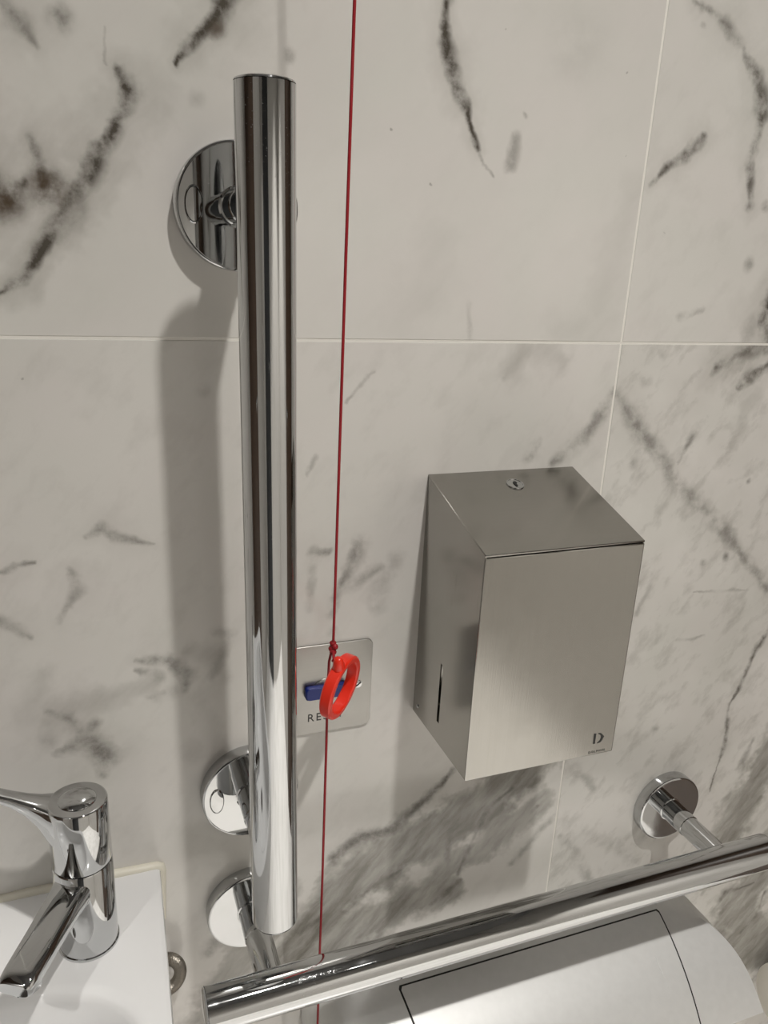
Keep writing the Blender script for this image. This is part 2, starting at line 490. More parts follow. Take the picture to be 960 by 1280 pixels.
V_LR = [
    ([(770, 492), (795, 532), (822, 570), (850, 605)], [9, 13, 12, 13], 0.50, 0.12),
    ([(850, 605), (880, 640), (912, 672), (945, 715), (975, 760)], [9, 12, 12, 10, 8], 0.46, 0.12),
    ([(848, 578), (866, 545)], [3, 6], 0.5, 0.0),
    ([(975, 425), (925, 442), (895, 460)], [12, 12, 8], 0.62, 0.28),
    ([(970, 448), (944, 465), (924, 482)], [7, 8, 6], 0.85, 0.2),
    ([(935, 500), (925, 520)], [20, 15], 0.30, 0.0),
    ([(966, 780), (944, 815), (930, 850), (912, 882), (907, 930), (888, 990)], [5, 7, 4, 4, 4, 2], 0.72, 0.12),
    ([(975, 930), (930, 1000), (905, 1060), (880, 1100)], [40, 36, 30, 26], 0.80, 0.0),
    ([(980, 1050), (920, 1130), (960, 1200), (900, 1180)], [46, 46, 50, 40], 0.80, 0.0),
    ([(940, 925), (925, 960)], [5, 8], 0.35, 0.0),
    ([(890, 1140), (905, 1115), (940, 1105)], [4, 5, 3], 0.5, 0.0),
    ([(925, 1165), (945, 1145), (955, 1115)], [4, 5, 4], 0.45, 0.0),
    ([(912, 1250), (915, 1215)], [6, 4], 0.6, 0.0),
    ([(700, 1045), (720, 1065), (735, 1100)], [8, 10, 8], 0.32, 0.0),
    ([(720, 960), (740, 985)], [10, 6], 0.28, 0.0),
    ([(790, 1080), (770, 1055)], [12, 12], 0.28, 0.0),
    ([(845, 800), (880, 795)], [3, 3], 0.3, 0.0),
    ([(868, 740), (905, 737), (935, 740)], [2.5, 3, 2.5], 0.3, 0.0),
    ([(810, 735), (795, 770)], [8, 5], 0.25, 0.0),
]
B_LR = [(806, 477, 10, 0.4, 0), (792, 580, 8, 0.4, 0), (908, 697, 7, 0.6, 0), (878, 705, 6, 0.6, 0), (818, 910, 7, 0.4, 0), (936, 600, 5, 0.5, 0), (828, 444, 7, 0.25, 0)]
TILE_MATS = {(0, 1): (V_UL + V_UM, B_UL + B_UM, 1), (1, 1): (V_UR, B_UR, 3), (0, 0): (V_LL + V_LM, B_LL + B_LM, 5), (1, 0): (V_LR, B_LR, 6)}
MOTTLE = {(1, 0): 0.42, (0, 0): 0.12, (1, 1): 0.10, (0, 1): 0.03}
CLOUD = {(0, 1): 0.25, (1, 1): 0.3, (0, 0): 0.3, (1, 0): 0.7}
COLS = {-1: (X0, JX - TWID), 0: (JX - TWID, JX), 1: (JX, JX + TWID), 2: (JX + TWID, X1)}
for c in COLS:
    for r in range(2):
        xa, xb = COLS[c]
        za, zb = ROWS[r]; g = GAP / 2
        if r == 0: za = -1.2615
        if (c, r) in TILE_MATS:
            v_, b_, sd = TILE_MATS[(c, r)]
            mt = marble_mat('tile_marble', v_, b_, sd, cloud=CLOUD[(c, r)], mottle=MOTTLE[(c, r)])
        else: mt = M_tile
        box('tile', (xa + g, 0.0, za + g), (xb - g, TT, zb - g), mt, wf, bev=0.00035, seg=1)

# ------------------------------------------------------------------ grab rails
RT = 0.0174     # tube radius


def flange(parent, x, z, caps=True, R=0.0418):
    f = lathe('flange', [(0.0, 0.0), (R, 0.0), (R, 0.0108), (R - 0.0006, 0.0120), (R - 0.0018, 0.0126), (R - 0.0024, 0.0126), (0.0, 0.0126)],
              (x, 0, z), (0, -1, 0), M_chrome, parent, 96)
    if caps:
        for s in (-1, 1):
            ring = []
            lathe('screw_cap', [(0.0, 0.0), (1.0, 0.0), (1.0, 0.0005), (0.93, 0.0012), (0.90, 0.0004), (0.86, 0.0012), (0.0, 0.0014)],
                  (x + s * 0.0295, -0.0124, z), (0, -1, 0), M_chrome, f, 40, 0.0062, 0.0122).scale = (1, 1, 1)
    return f


def stub(parent, x, z, y_to):
    o = lathe('stub', [(0.0135, 0.0), (0.0135, 0.0006), (0.0122, 0.0010), (0.0122, 0.030), (0.0115, 0.0308), (0.0115, -y_to - 0.0126)],
              (x, -0.0124, z), (0, -1, 0), M_chrome, parent, 40)
    return o


def rail(name, label, a, b, mounts, mat):
    a = Vector(a); b = Vector(b); ax = (b - a).normalized(); L = (b - a).length
    t = thing(name, label, 'grab rail', (mounts[0][0], 0, mounts[0][1]), 'chrome grab rails on the marble wall')
    lathe('tube', [(RT, 0.0022), (RT, L - 0.0022)], a, ax, mat, t, 96)
    for p, d in ((a, ax), (b, -ax)):
        lathe('end_cap', [(RT - 0.0006, 0.0026), (RT - 0.0006, 0.0020), (RT, 0.0018), (RT - 0.0004, 0.0008), (RT - 0.0022, 0.0), (0.0, -0.0006)],
              p, d, mat, t, 64)
    return t


va, vb = Vector((0.1063, -0.0980, 0.0905)), Vector((0.1144, -0.0985, -0.4975))
vr = rail('grab_rail', 'upright chrome grab rail between the tap and the red cord', va, vb, [(0.108, 0.0275)], M_chrome_worn)
for z in (0.0275, -0.4455):
    k = (va.z - z) / (va.z - vb.z); x = va.x + (vb.x - va.x) * k
    flange(vr, x, z); stub(vr, x, z, -0.0985 + RT * 0.4)
place(vr)
hr = rail('grab_rail', 'level chrome grab rail above the silver roll dispenser', (0.0575, -0.0980, -0.5735), (0.640, -0.0965, -0.5735), [(0.1095, -0.5735)], M_chrome_worn)
for x, z in ((0.1135, -0.5728), (0.5845, -0.5718)):
    flange(hr, x, z, False, 0.0398); stub(hr, x, z, -0.0980 + RT * 0.4)
place(hr)

# ------------------------------------------------------------------ steel paper dispenser
BX0, BX1, BD = 0.2665, 0.4075, 0.1085
ZT, ZTF, ZB = -0.1712, -0.2035, -0.3960
bd = thing('paper_dispenser', 'brushed steel paper dispenser box with sloping top and lock on the wall', 'dispenser', (0.337, 0, ZB))
th = 0.0012


def prism_yz(poly, xa, xb):
    n = len(poly)
    V = [(xa, y, z) for y, z in poly] + [(xb, y, z) for y, z in poly]
    F = [tuple(range(n)), tuple(range(2 * n - 1, n - 1, -1))] + [(i, (i + 1) % n, n + (i + 1) % n, n + i) for i in range(n)]
    return V, F


def bev_obj(name, V, F, mat, parent, off, seg=2):
    bm = bmesh.new(); vs = [bm.verts.new(v) for v in V]
    for f in F: bm.faces.new([vs[i] for i in f])
    bmesh.ops.recalc_face_normals(bm, faces=bm.faces)
    if off: bmesh.ops.bevel(bm, geom=bm.edges[:], offset=off, segments=seg, affect='EDGES', profile=0.5)
    return bobj(name, bm, mat, parent, 20)


# side panel with the level slot cut through (slot at y -.0515, z -.322 .. -.3765)
def side_with_slot(xa, xb):
    sy0, sy1, sz0, sz1 = -0.0545, -0.0500, -0.3768, -0.3215
    bm = bmesh.new()
    def zt(y): return ZT + (ZTF - ZT) * (y / -BD)
    ys = [0.0, sy1, sy0, -BD]
    rows = []
    for y in ys:
        rows.append([(y, ZB), (y, sz0), (y, sz1), (y, zt(y))])
    lay = {}
    for xx in (xa, xb):
        for i in range(4):
            for j in range(4): lay[(xx, i, j)] = bm.verts.new((xx, *rows[i][j]))
    for xx in (xa, xb):
        for i in range(3):
            for j in range(3):
                if (i, j) == (1, 1): continue
                bm.faces.new([lay[(xx, i, j)], lay[(xx, i + 1, j)], lay[(xx, i + 1, j + 1)], lay[(xx, i, j + 1)]])
    def wallq(a, b): bm.faces.new([lay[(xa, *a)], lay[(xa, *b)], lay[(xb, *b)], lay[(xb, *a)]])
    for j in range(3): wallq((0, j), (0, j + 1)); wallq((3, j), (3, j + 1))
    for i in range(3): wallq((i, 0), (i + 1, 0)); wallq((i, 3), (i + 1, 3))
    wallq((1, 1), (2, 1)); wallq((2, 1), (2, 2)); wallq((2, 2), (1, 2)); wallq((1, 2), (1, 1))
    return bm


bobj('side_panel', side_with_slot(BX0, BX0 + th), M_steel_v, bd, 20)
V, F = prism_yz([(0, ZB), (-BD, ZB), (-BD, ZTF), (0, ZT)], BX1 - th, BX1)
bev_obj('side_panel', V, F, M_steel_v, bd, 0.0004)
nt_ = Vector((0, ZTF - ZT, BD)).normalized()      # normal of the sloping top in (y, z)
V, F = prism_yz([(0, ZT - th), (-BD, ZTF - th), (-BD - 0.0006, ZTF + 0.0006), (0, ZT + 0.0006)], BX0 - 0.0005, BX1 + 0.0005)
bev_obj('top_panel', V, F, M_steel_h, bd, 0.0008)
V, F = prism_yz([(-BD + th, ZB - 0.0005), (-BD - 0.0004, ZB - 0.0005), (-BD - 0.0004, ZTF - th - 0.0003), (-BD + th, ZTF - th - 0.0003)], BX0 - 0.0004, BX1 + 0.0004)
bev_obj('front_panel', V, F, M_steel_v, bd, 0.0010)
for ya, yb in ((-0.002, -0.047), (-0.066, -BD + 0.002)):     # underside, open in the middle for the paper
    V, F = prism_yz([(ya, ZB + 0.001), (yb, ZB + 0.001), (yb, ZB + 0.0022), (ya, ZB + 0.0022)], BX0 + th, BX1 - th)
    bev_obj('bottom_panel', V, F, M_steel_h, bd, 0)
V, F = prism_yz([(0, ZB + 0.001), (-0.001, ZB + 0.001), (-0.001, ZT - 0.003), (0, ZT - 0.003)], BX0 + th, BX1 - th)
bev_obj('back_plate', V, F, M_steel_v, bd, 0)
# round lock on the top
ly = -0.0225; lz = ZT + (ZTF - ZT) * (ly / -BD) + 0.0005
ln = Vector((0, ZTF - ZT, BD)).normalized()
lk = lathe('lock', [(0.0, 0.0), (0.0078, 0.0), (0.0076, 0.0010), (0.0068, 0.0012), (0.0066, 0.0008), (0.0030, 0.0007), (0.0, 0.0007)], (0.337, ly, lz), ln, M_chrome, bd, 40)
e1 = Vector((1, 0, 0)); e2 = ln.cross(e1)
kv = [Vector((0.337, ly, lz)) + ln * 0.0010 + e1 * a + e2 * b for a, b in ((-0.0008, -0.0038), (0.0008, -0.0038), (0.0010, 0.0), (0.0026, 0.0014), (0.0014, 0.0034), (-0.0008, 0.0030), (-0.0014, 0.0004))]
kv += [v + ln * 0.0003 for v in kv]
mobj('keyhole', kv, [tuple(range(7)), tuple(range(13, 6, -1))] + [(i, (i + 1) % 7, 7 + (i + 1) % 7, 7 + i) for i in range(7)], M_black, lk)
# small screw low on the side
sc = lathe('screw', [(0.0, 0.0), (0.0018, 0.0), (0.0016, 0.0006), (0.0, 0.0008)], (BX0, -0.0095, -0.3865), (-1, 0, 0), M_chrome, bd, 16)


def flat_poly(name, pts, o, ex, ey, nrm, mat, parent, h=0.00025):
    o = Vector(o); ex = Vector(ex); ey = Vector(ey); nrm = Vector(nrm)
    n = len(pts)
    V = [o + ex * a + ey * b for a, b in pts]; V += [v + nrm * h for v in V]
    return mobj(name, V, [tuple(range(n)), tuple(range(2 * n - 1, n - 1, -1))] + [(i, (i + 1) % n, n + (i + 1) % n, n + i) for i in range(n)], mat, parent)


def text_obj(name, s, o, ex, ey, size, mat, parent, spacing=1.0, h=0.00012):
    cu = bpy.data.curves.new(name, 'FONT'); cu.body = s; cu.size = 1.0; cu.align_x = 'CENTER'; cu.space_character = spacing
    cu.extrude = h / size; cu.resolution_u = 3
    tmp = bpy.data.objects.new(name, cu); COL.objects.link(tmp)
    bpy.context.view_layer.update()
    dg = bpy.context.evaluated_depsgraph_get()
    me = bpy.data.meshes.new_from_object(tmp.evaluated_get(dg))
    bpy.data.objects.remove(tmp)
    ex = Vector(ex).normalized(); ey = Vector(ey).normalized(); ez = ex.cross(ey)
    mt = Matrix((ex * size, ey * size, ez * size)).transposed().to_4x4(); mt.translation = Vector(o)
    me.transform(mt); me.materials.clear(); me.materials.append(mat)
    ob = bpy.data.objects.new(name, me); COL.objects.link(ob); ob.parent = parent
    return ob


fy = -BD - 0.0004
def face_px(zx, zy):       # points read off an enlarged view of the emblem, laid on the front panel
    return wallpt(710 + zx / 10.67, 890 + zy / 10.67, fy)
flat_poly('emblem', [face_px(*q) for q in ((348, 290), (378, 288), (357, 421), (330, 425))], (0, fy, 0), (1, 0, 0), (0, 0, 1), (0, -1, 0), M_print, bd)
flat_poly('emblem_bow', [face_px(*q) for q in ((404, 284), (440, 281), (462, 300), (480, 323), (464, 346), (456, 370), (432, 399), (384, 417), (396, 405), (425, 375), (437, 345), (437, 316), (425, 299), (404, 293))],
          (0, fy, 0), (1, 0, 0), (0, 0, 1), (0, -1, 0), M_print, bd)
text_obj('lettering', 'DOLPHIN', (0.3912, fy - 0.0001, -0.3942), (1, 0, 0), (0, 0, 1), 0.0031, M_print, bd, 1.35)
place(bd)
ps = lathe('paper_roll', [(0.012, 0.0), (0.041, 0.0), (0.042, 0.001), (0.042, 0.075), (0.041, 0.076), (0.012, 0.076), (0.012, 0.0)], (0.336, -0.054, -0.3385), (0, 0, 1), M_paper, None, 48)
tag(ps, 'white paper roll inside the steel dispenser behind its narrow side slot', 'paper roll')

# ------------------------------------------------------------------ reset plate
PX, PZ, PH = 0.1805, -0.3588, 0.0428
rp = thing('reset_plate', 'square steel alarm reset plate with blue lever behind the red pull ring', 'wall plate', (PX, 0, PZ - PH))


def rounded_rect(hw, hh, r, n=6):
    out = []
    for cx, cy, a0 in ((hw - r, hh - r, 0), (-hw + r, hh - r, 90), (-hw + r, -hh + r, 180), (hw - r, -hh + r, 270)):
        for k in range(n + 1):
            a = math.radians(a0 + 90 * k / n); out.append((cx + r * math.cos(a), cy + r * math.sin(a)))
    return out


def slab(name, outline, o, ex, ey, nrm, h, mat, parent, edge=0.0004):
    o = Vector(o); ex = Vector(ex); ey = Vector(ey); nrm = Vector(nrm); n = len(outline)
    V = []
    for lv, ins in ((0, 0), (h - edge, 0), (h, edge)):
        for a, b in outline:
            l = math.hypot(a, b); k = (l - ins) / l
            V.append(o + ex * a * k + ey * b * k + nrm * lv)
    F = [tuple(range(n))[::-1], tuple(range(2 * n, 3 * n))]
    for s in range(2):
        F += [(s * n + i, s * n + (i + 1) % n, (s + 1) * n + (i + 1) % n, (s + 1) * n + i) for i in range(n)]
    return mobj(name, V, F, mat, parent)


slab('plate', rounded_rect(PH, PH, 0.006), (PX, 0, PZ), (1, 0, 0), (0, 0, 1), (0, -1, 0), 0.0022, M_plate, rp)
for s in (-1, 1):
    w_ = lathe('screw', [(0.0, 0.0), (0.0036, 0.0), (0.0034, 0.0010), (0.0, 0.0014)], (PX + s * 0.0302, -0.0020, PZ), (0, -1, 0), M_chrome, rp, 24)
    flat_poly('screw_slot', [(-0.0030, -0.0005), (0.0030, -0.0005), (0.0030, 0.0005), (-0.0030, 0.0005)], (PX + s * 0.0302, -0.0030, PZ), Vector((0.8, 0, 0.6)), Vector((-0.6, 0, 0.8)), (0, -1, 0), M_black, w_, 0.0006)
lathe('lever_boss', [(0.0, 0), (0.0125, 0), (0.0120, 0.0012), (0.0, 0.0016)], (PX, -0.0021, PZ - 0.002), (0, -1, 0), M_plate, rp, 32)
slab('reset_lever', rounded_rect(0.0188, 0.0058, 0.0028), (PX + 0.0002, -0.0030, PZ - 0.0005), (1, 0, 0), (0, 0, 1), (0, -1, 0), 0.0055, M_blue, rp, 0.0012)
text_obj('lettering', 'RESET', (PX + 0.0012, -0.0023, PZ - 0.0305), (1, 0, 0), (0, 0, 1), 0.0106, M_print, rp, 1.25)
place(rp)

# ------------------------------------------------------------------ emergency pull cord
CY = -0.062
pc = thing('pull_cord', 'thin red emergency pull cord with a red ring in front of steel plate', 'pull cord', (0.1518, -0.128, ZC))
rc = Vector((0.1742, CY, -0.3215))         # ring centre
knot = Vector((0.1675, CY, -0.2835))
lathe('ceiling_switch', [(0.0, 0), (0.035, 0), (0.034, 0.018), (0.012, 0.028), (0.0, 0.028)], (0.1518, -0.128, ZC), (0, 0, -1), M_seat, pc, 40)
tube('cord', [(0.1518, -0.128, ZC - 0.026), (0.1616, -0.0865, 0.3), (0.1643, -0.0740, 0.0), knot], 0.00105, M_cord, pc)
tube('cord', [knot, (0.1655, CY + 0.003, -0.300), (0.1652, CY + 0.004, -0.325), (0.1648, CY + 0.002, -0.365), (0.1640, CY, -0.50), (0.1634, CY, -0.60), (0.1630, CY, -0.85), (0.1630, CY, -1.15)], 0.00105, M_cord, pc)
kg = []
for i in range(4):
    kg.append(lathe_geo([(0.0, -0.0026), (0.0022, -0.0016), (0.0028, 0), (0.0022, 0.0016), (0.0, 0.0026)], knot + Vector((0.001 * math.sin(i * 2), 0.001 * math.cos(i * 3), -0.0022 * i)), (math.sin(i), 0.6, math.cos(i * 2)), 12))
mobj('knot', *join(*kg), M_cord, pc, 60)
RAX = Vector((0.70, -0.68, -0.14)).normalized()
ro, ri, rw = 0.0262, 0.0205, 0.0048
prof = [(ri + 0.0010, -rw), (ro - 0.0012, -rw), (ro, -rw + 0.0012), (ro, rw - 0.0012), (ro - 0.0012, rw), (ri + 0.0010, rw), (ri, rw - 0.001), (ri, -rw + 0.001), (ri + 0.0010, -rw)]
rg = lathe('pull_ring', prof, rc, RAX, M_red, pc, 64)
a_, u_, v_ = frame(RAX)
upv = (Vector((0, 0, 1)) - RAX * RAX.z).normalized(); sd_ = RAX.cross(upv)
upv = (upv * math.cos(0.42) + sd_ * math.sin(0.42)).normalized(); sd_ = RAX.cross(upv)
base = rc + upv * (ro - 0.002)
tube('cord', [knot + Vector((0, 0, -0.004)), base + upv * 0.0085 - RAX * 0.004, base + upv * 0.006 - RAX * 0.005], 0.0011, M_cord, pc)
V = []; 
for h, w2, d2 in ((0, 0.0062, rw), (0.005, 0.0048, rw * 0.9), (0.0105, 0.0034, rw * 0.75), (0.0120, 0.0015, rw * 0.4)):
    for k in range(12):
        t = 2 * PI * k / 12
        V.append(base + upv * h + sd_ * (w2 * math.cos(t)) + RAX * (d2 * math.sin(t)))
F = [tuple(range(12))[::-1], tuple(range(36, 48))] + [(s * 12 + k, s * 12 + (k + 1) % 12, s * 12 + 12 + (k + 1) % 12, s * 12 + 12 + k) for s in range(3) for k in range(12)]
mobj('ring_lug', V, F, M_red, rg, 50)
place(pc)

# ------------------------------------------------------------------ wash basin
ZD = -0.508
wb = thing('wash_basin', 'white ceramic wash basin sealed to the marble wall under the tap', 'basin', (-0.18, 0, ZD - 0.14))
BXL, BYF = -0.40, -0.34


def basin_outline(inset=0.0, n=40):
    """rounded rectangle, wall side straight, right edge leaning in slightly"""
    out = []
    xr0, xr1, xl, yf = 0.0362 - inset, 0.0250 - inset, BXL + inset, BYF + inset
    yb = -inset
    def arc(cx, cy, r, a0, a1, m_=8):
        return [(cx + r * math.cos(math.radians(a0 + (a1 - a0) * k / m_)), cy + r * math.sin(math.radians(a0 + (a1 - a0) * k / m_))) for k in range(m_ + 1)]
    r1, r2 = max(0.004 - inset, 0.001), 0.05
    out += arc(xr0 - r1, yb - r1, r1, 90, 0)
    for k in range(1, 10):
        out.append((xr0 + (xr1 - xr0) * k / 10, yb - r1 + (yf + r2 - yb + r1) * k / 10))
    out += arc(xr1 - r2, yf + r2, r2, 0, -90, 12)
    for k in range(1, 12):
        out.append((xr1 - r2 + (xl + r2 - xr1 + r2) * k / 12, yf))
    out += arc(xl + r2, yf + r2, r2, -90, -180, 12)
    for k in range(1, 10):
        out.append((xl, yf + r2 + (yb - r1 - yf - r2) * k / 10))
    out += arc(xl + r1, yb - r1, r1, 180, 90)
    for k in range(1, 12):
        out.append((xl + r1 + (xr0 - r1 - xl - r1) * k / 12, yb))
    return out


OUT = basin_outline(); n = len(OUT)
bc = Vector((-0.180, -0.210))
def bowl_ring(sx, sy, p=3.2):
    out = []
    for x, y in OUT:
        t = math.atan2((y - bc.y) / 0.17, (x - bc.x) / 0.215)
        c, s = math.cos(t), math.sin(t)
        out.append((bc.x + sx * math.copysign(abs(c) ** (2 / p), c), bc.y + sy * math.copysign(abs(s) ** (2 / p), s)))
    return out
rings = [([(x + (bc.x - x) * 0.38, y + (bc.y * 0.6 - y) * 0.25) for x, y in OUT], ZD - 0.130),
         ([(x + (bc.x - x) * 0.13, y + (bc.y * 0.6 - y) * 0.06) for x, y in OUT], ZD - 0.066),
         (OUT, ZD - 0.060), (OUT, ZD - 0.0035), (basin_outline(0.0010), ZD - 0.0010), (basin_outline(0.0035), ZD), (basin_outline(0.0042), ZD),
         (bowl_ring(0.1995, 0.1195, 4.0), ZD),
         (bowl_ring(0.198, 0.118, 4.0), ZD), (bowl_ring(0.1945, 0.1145, 4.0), ZD - 0.0010), (bowl_ring(0.1915, 0.1115, 4.0), ZD - 0.0035), (bowl_ring(0.190, 0.110, 4.0), ZD - 0.008),
         (bowl_ring(0.188, 0.108, 4.0), ZD - 0.020), (bowl_ring(0.182, 0.102, 3.6), ZD - 0.055), (bowl_ring(0.160, 0.085, 2.8), ZD - 0.085),
         (bowl_ring(0.100, 0.055, 2.4), ZD - 0.100), (bowl_ring(0.020, 0.020, 2.0), ZD - 0.106)]
V = []; F = []
for k, (pts, z) in enumerate(rings):
    V += [(x, min(y, -0.0005), z) for x, y in pts]
for k in range(len(rings) - 1):
    F += [(k * n + i, k * n + (i + 1) % n, (k + 1) * n + (i + 1) % n, (k + 1) * n + i) for i in range(n)]
F.append(tuple(range(n))); F.append(tuple(range((len(rings) - 1) * n, len(rings) * n)))
mobj('bowl', V, F, M_ceramic, wb, 45)
lathe('drain', [(0.0, 0.0), (0.022, 0.0), (0.020, 0.002), (0.0, 0.003)], (bc.x, bc.y, ZD - 0.106), (0, 0, 1), M_chrome, wb, 32)
# silicone bead along the wall, turning down at the right corner
bead = [(BXL + 0.006, -0.0012, ZD - 0.0012)]
for k in range(1, 26):
    x = BXL + 0.006 + (0.0335 - BXL - 0.006) * k / 25
    bead.append((x, -0.0016, ZD + 0.0006 * math.sin(k * 1.7)))
bead += [(0.0362, -0.0016, ZD - 0.0018), (0.0375, -0.0014, ZD - 0.006), (0.0374, -0.0012, ZD - 0.03), (0.0372, -0.0012, ZD - 0.058)]
tube('sealant_bead', bead, [0.0042] * 26 + [0.0042, 0.0036, 0.0026, 0.0020], M_silicone, wb, 12)
place(wb)

# ------------------------------------------------------------------ basin tap
TXc, TYc = -0.0225, -0.0635
tp = thing('basin_tap', 'chrome lever mixer tap standing on the white basin', 'tap', (TXc, TYc, ZD))
lathe('body', [(0.0, 0.0), (0.0222, 0.0), (0.0222, 0.0020), (0.0214, 0.0026), (0.0212, 0.0740), (0.0205, 0.0752), (0.0, 0.0752)], (TXc, TYc, ZD), (0, 0, 1), M_chrome, tp, 96)
# handle: slightly leaning cap that runs out into a lever towards the left
hz0, hz1 = ZD + 0.0760, ZD + 0.1275
cap = lathe_geo([(0.0, 0.0), (0.0206, 0.0), (0.0212, 0.0008), (0.0208, hz1 - hz0 - 0.0015), (0.0203, hz1 - hz0 - 0.0004), (0.0195, hz1 - hz0), (0.0191, hz1 - hz0), (0.0, hz1 - hz0)], (TXc, TYc, hz0), (0, 0, 1), 96)
secs = [(0.004, hz0 + 0.008, hz1 - 0.0006, 0.0200), (-0.010, hz0 + 0.012, hz1 - 0.0005, 0.0178), (-0.018, hz0 + 0.021, hz1 - 0.0001, 0.0140), (-0.026, hz0 + 0.034, hz1 + 0.0014, 0.0100),
        (-0.034, hz0 + 0.0425, hz1 + 0.0038, 0.0072), (-0.044, hz0 + 0.0500, hz1 + 0.0072, 0.0056), (-0.060, hz0 + 0.0580, hz1 + 0.0125, 0.0052), (-0.090, hz0 + 0.0700, hz1 + 0.0225, 0.0060), (-0.112, hz0 + 0.0780, hz1 + 0.0290, 0.0062), (-0.118, hz0 + 0.0820, hz1 + 0.0290, 0.0045)]
ldir = Vector((-1, 0.22, 0)).normalized(); lsd = Vector((0.22, 1, 0)).normalized()
V = []; m_ = 28
for dx, za, zb, hw in secs:
    zc, hh = (za + zb) / 2, (zb - za) / 2
    for k in range(m_):
        t = 2 * PI * k / m_; c, s = math.cos(t), math.sin(t); p_ = 4.0
        V.append(Vector((TXc, TYc, zc + hh * math.copysign(abs(s) ** (2 / p_), s))) - ldir * dx + lsd * (hw * math.copysign(abs(c) ** (2 / p_), c)))
F = [tuple(range(m_))[::-1], tuple(range((len(secs) - 1) * m_, len(secs) * m_))]
F += [(s * m_ + k, s * m_ + (k + 1) % m_, (s + 1) * m_ + (k + 1) % m_, (s + 1) * m_ + k) for s in range(len(secs) - 1) for k in range(m_)]
hd = mobj('handle', *join(cap, (V, F)), M_chrome, tp, 40)
lathe('button', [(0.0132, 0.0), (0.0132, 0.0006), (0.0126, 0.0010), (0.0112, 0.0022), (0.0080, 0.0034), (0.0040, 0.0040), (0.0, 0.0042)], (TXc, TYc, hz1 - 0.0002), (0, 0, 1), M_chrome, hd, 48, angle=60)
# spout
sdir = Vector((-0.50, -0.87, 0)).normalized(); sn = Vector((-sdir.y, sdir.x, 0))
secs = [(0.004, ZD + 0.0600, 0.0150, 0.0125), (0.018, ZD + 0.0595, 0.0138, 0.0105), (0.030, ZD + 0.0580, 0.0130, 0.0085), (0.055, ZD + 0.0540, 0.0126, 0.0076), (0.080, ZD + 0.0500, 0.0124, 0.0070), (0.087, ZD + 0.0488, 0.0118, 0.0060), (0.089, ZD + 0.0485, 0.0102, 0.0044)]
V = []
for dx, zc, hw, hh in secs:
    for k in range(m_):
        t = 2 * PI * k / m_; c, s = math.cos(t), math.sin(t); p_ = 3.6
        V.append(Vector((TXc, TYc, zc)) + sdir * dx + sn * (hw * math.copysign(abs(c) ** (2 / p_), c)) + Vector((0, 0, hh * math.copysign(abs(s) ** (2 / p_), s))))
F = [tuple(range(m_))[::-1], tuple(range((len(secs) - 1) * m_, len(secs) * m_))]
F += [(s * m_ + k, s * m_ + (k + 1) % m_, (s + 1) * m_ + (k + 1) % m_, (s + 1) * m_ + k) for s in range(len(secs) - 1) for k in range(m_)]
spt = mobj('spout', V, F, M_chrome, tp, 40)
lathe('aerator', [(0.0, 0.0), (0.0098, 0.0), (0.0102, 0.001), (0.0102, 0.0055), (0.0, 0.0055)], Vector((TXc, TYc, ZD + 0.0450)) + sdir * 0.076 , (0, 0, -1), M_chrome, spt, 40)
place(tp)

# ------------------------------------------------------------------ braided hose beside the basin
def hose_pt(t):
    if t < 0.12: q = t / 0.12; return Vector((0.014, -0.019, -0.5965)).lerp(hose_arc(0), q)
    if t > 0.80: q = (t - 0.80) / 0.20; return hose_arc(1).lerp(Vector((0.004, -0.028, -0.690)), q)
    return hose_arc((t - 0.12) / 0.68)
def hose_arc(t):
    a = math.radians(115 - 235 * t)
    return Vector((0.0335 + 0.0145 * math.cos(a), -0.0165 - 0.004 * math.sin(a), -0.6150 + 0.0225 * math.sin(a)))
hs = tube('braided_hose', [hose_pt(k / 130) for k in range(131)], [0.0048 + 0.0008 * (k % 2) for k in range(131)], M_braid, None, 14)
tag(hs, 'braided steel hose loop beside the edge of white basin', 'hose')

# ------------------------------------------------------------------ silver roll dispenser under the level rail
rd = thing('roll_dispenser', 'large silver plastic toilet roll dispenser with domed lid under level rail', 'dispenser', (0.397, 0, -0.98))
HXC = 0.3960
# profile of the sloping hood in (y, z), arc length 0 at the point below
s_lo, s_hi, NS = -0.069, 0.092, 36
def alpha(s): return math.radians(24 + s * 260 if s > 0 else 24 + s * 300)
prof = {}
def hood_pt(s):
    y, z = -0.0722, -0.6825; k = 60; ds = s / k
    for i in range(k):
        a = alpha(ds * (i + 0.5)); y -= math.cos(a) * ds; z -= math.sin(a) * ds
    return y, z
def hood_n(s):
    a = alpha(s); return Vector((0, -math.sin(a), math.cos(a)))
def hwid(s):
    r = max(0.0, min(1.0, (0.070 - s) / 0.1395))
    return 0.2310 * (1 - r ** 2.4) ** (1 / 2.4)
ss = [s_lo + (s_hi - s_lo) * (k / NS) ** 1.3 for k in range(NS + 1)]
NX = 24; V = []; F = []
for s in ss:
    y, z = hood_pt(s); w = hwid(s)
    for i in range(NX + 1): V.append((HXC - w + 2 * w * i / NX, y, z))
st = NX + 1
for k in range(NS):
    for i in range(NX): F.append((k * st + i, k * st + i + 1, (k + 1) * st + i + 1, (k + 1) * st + i))
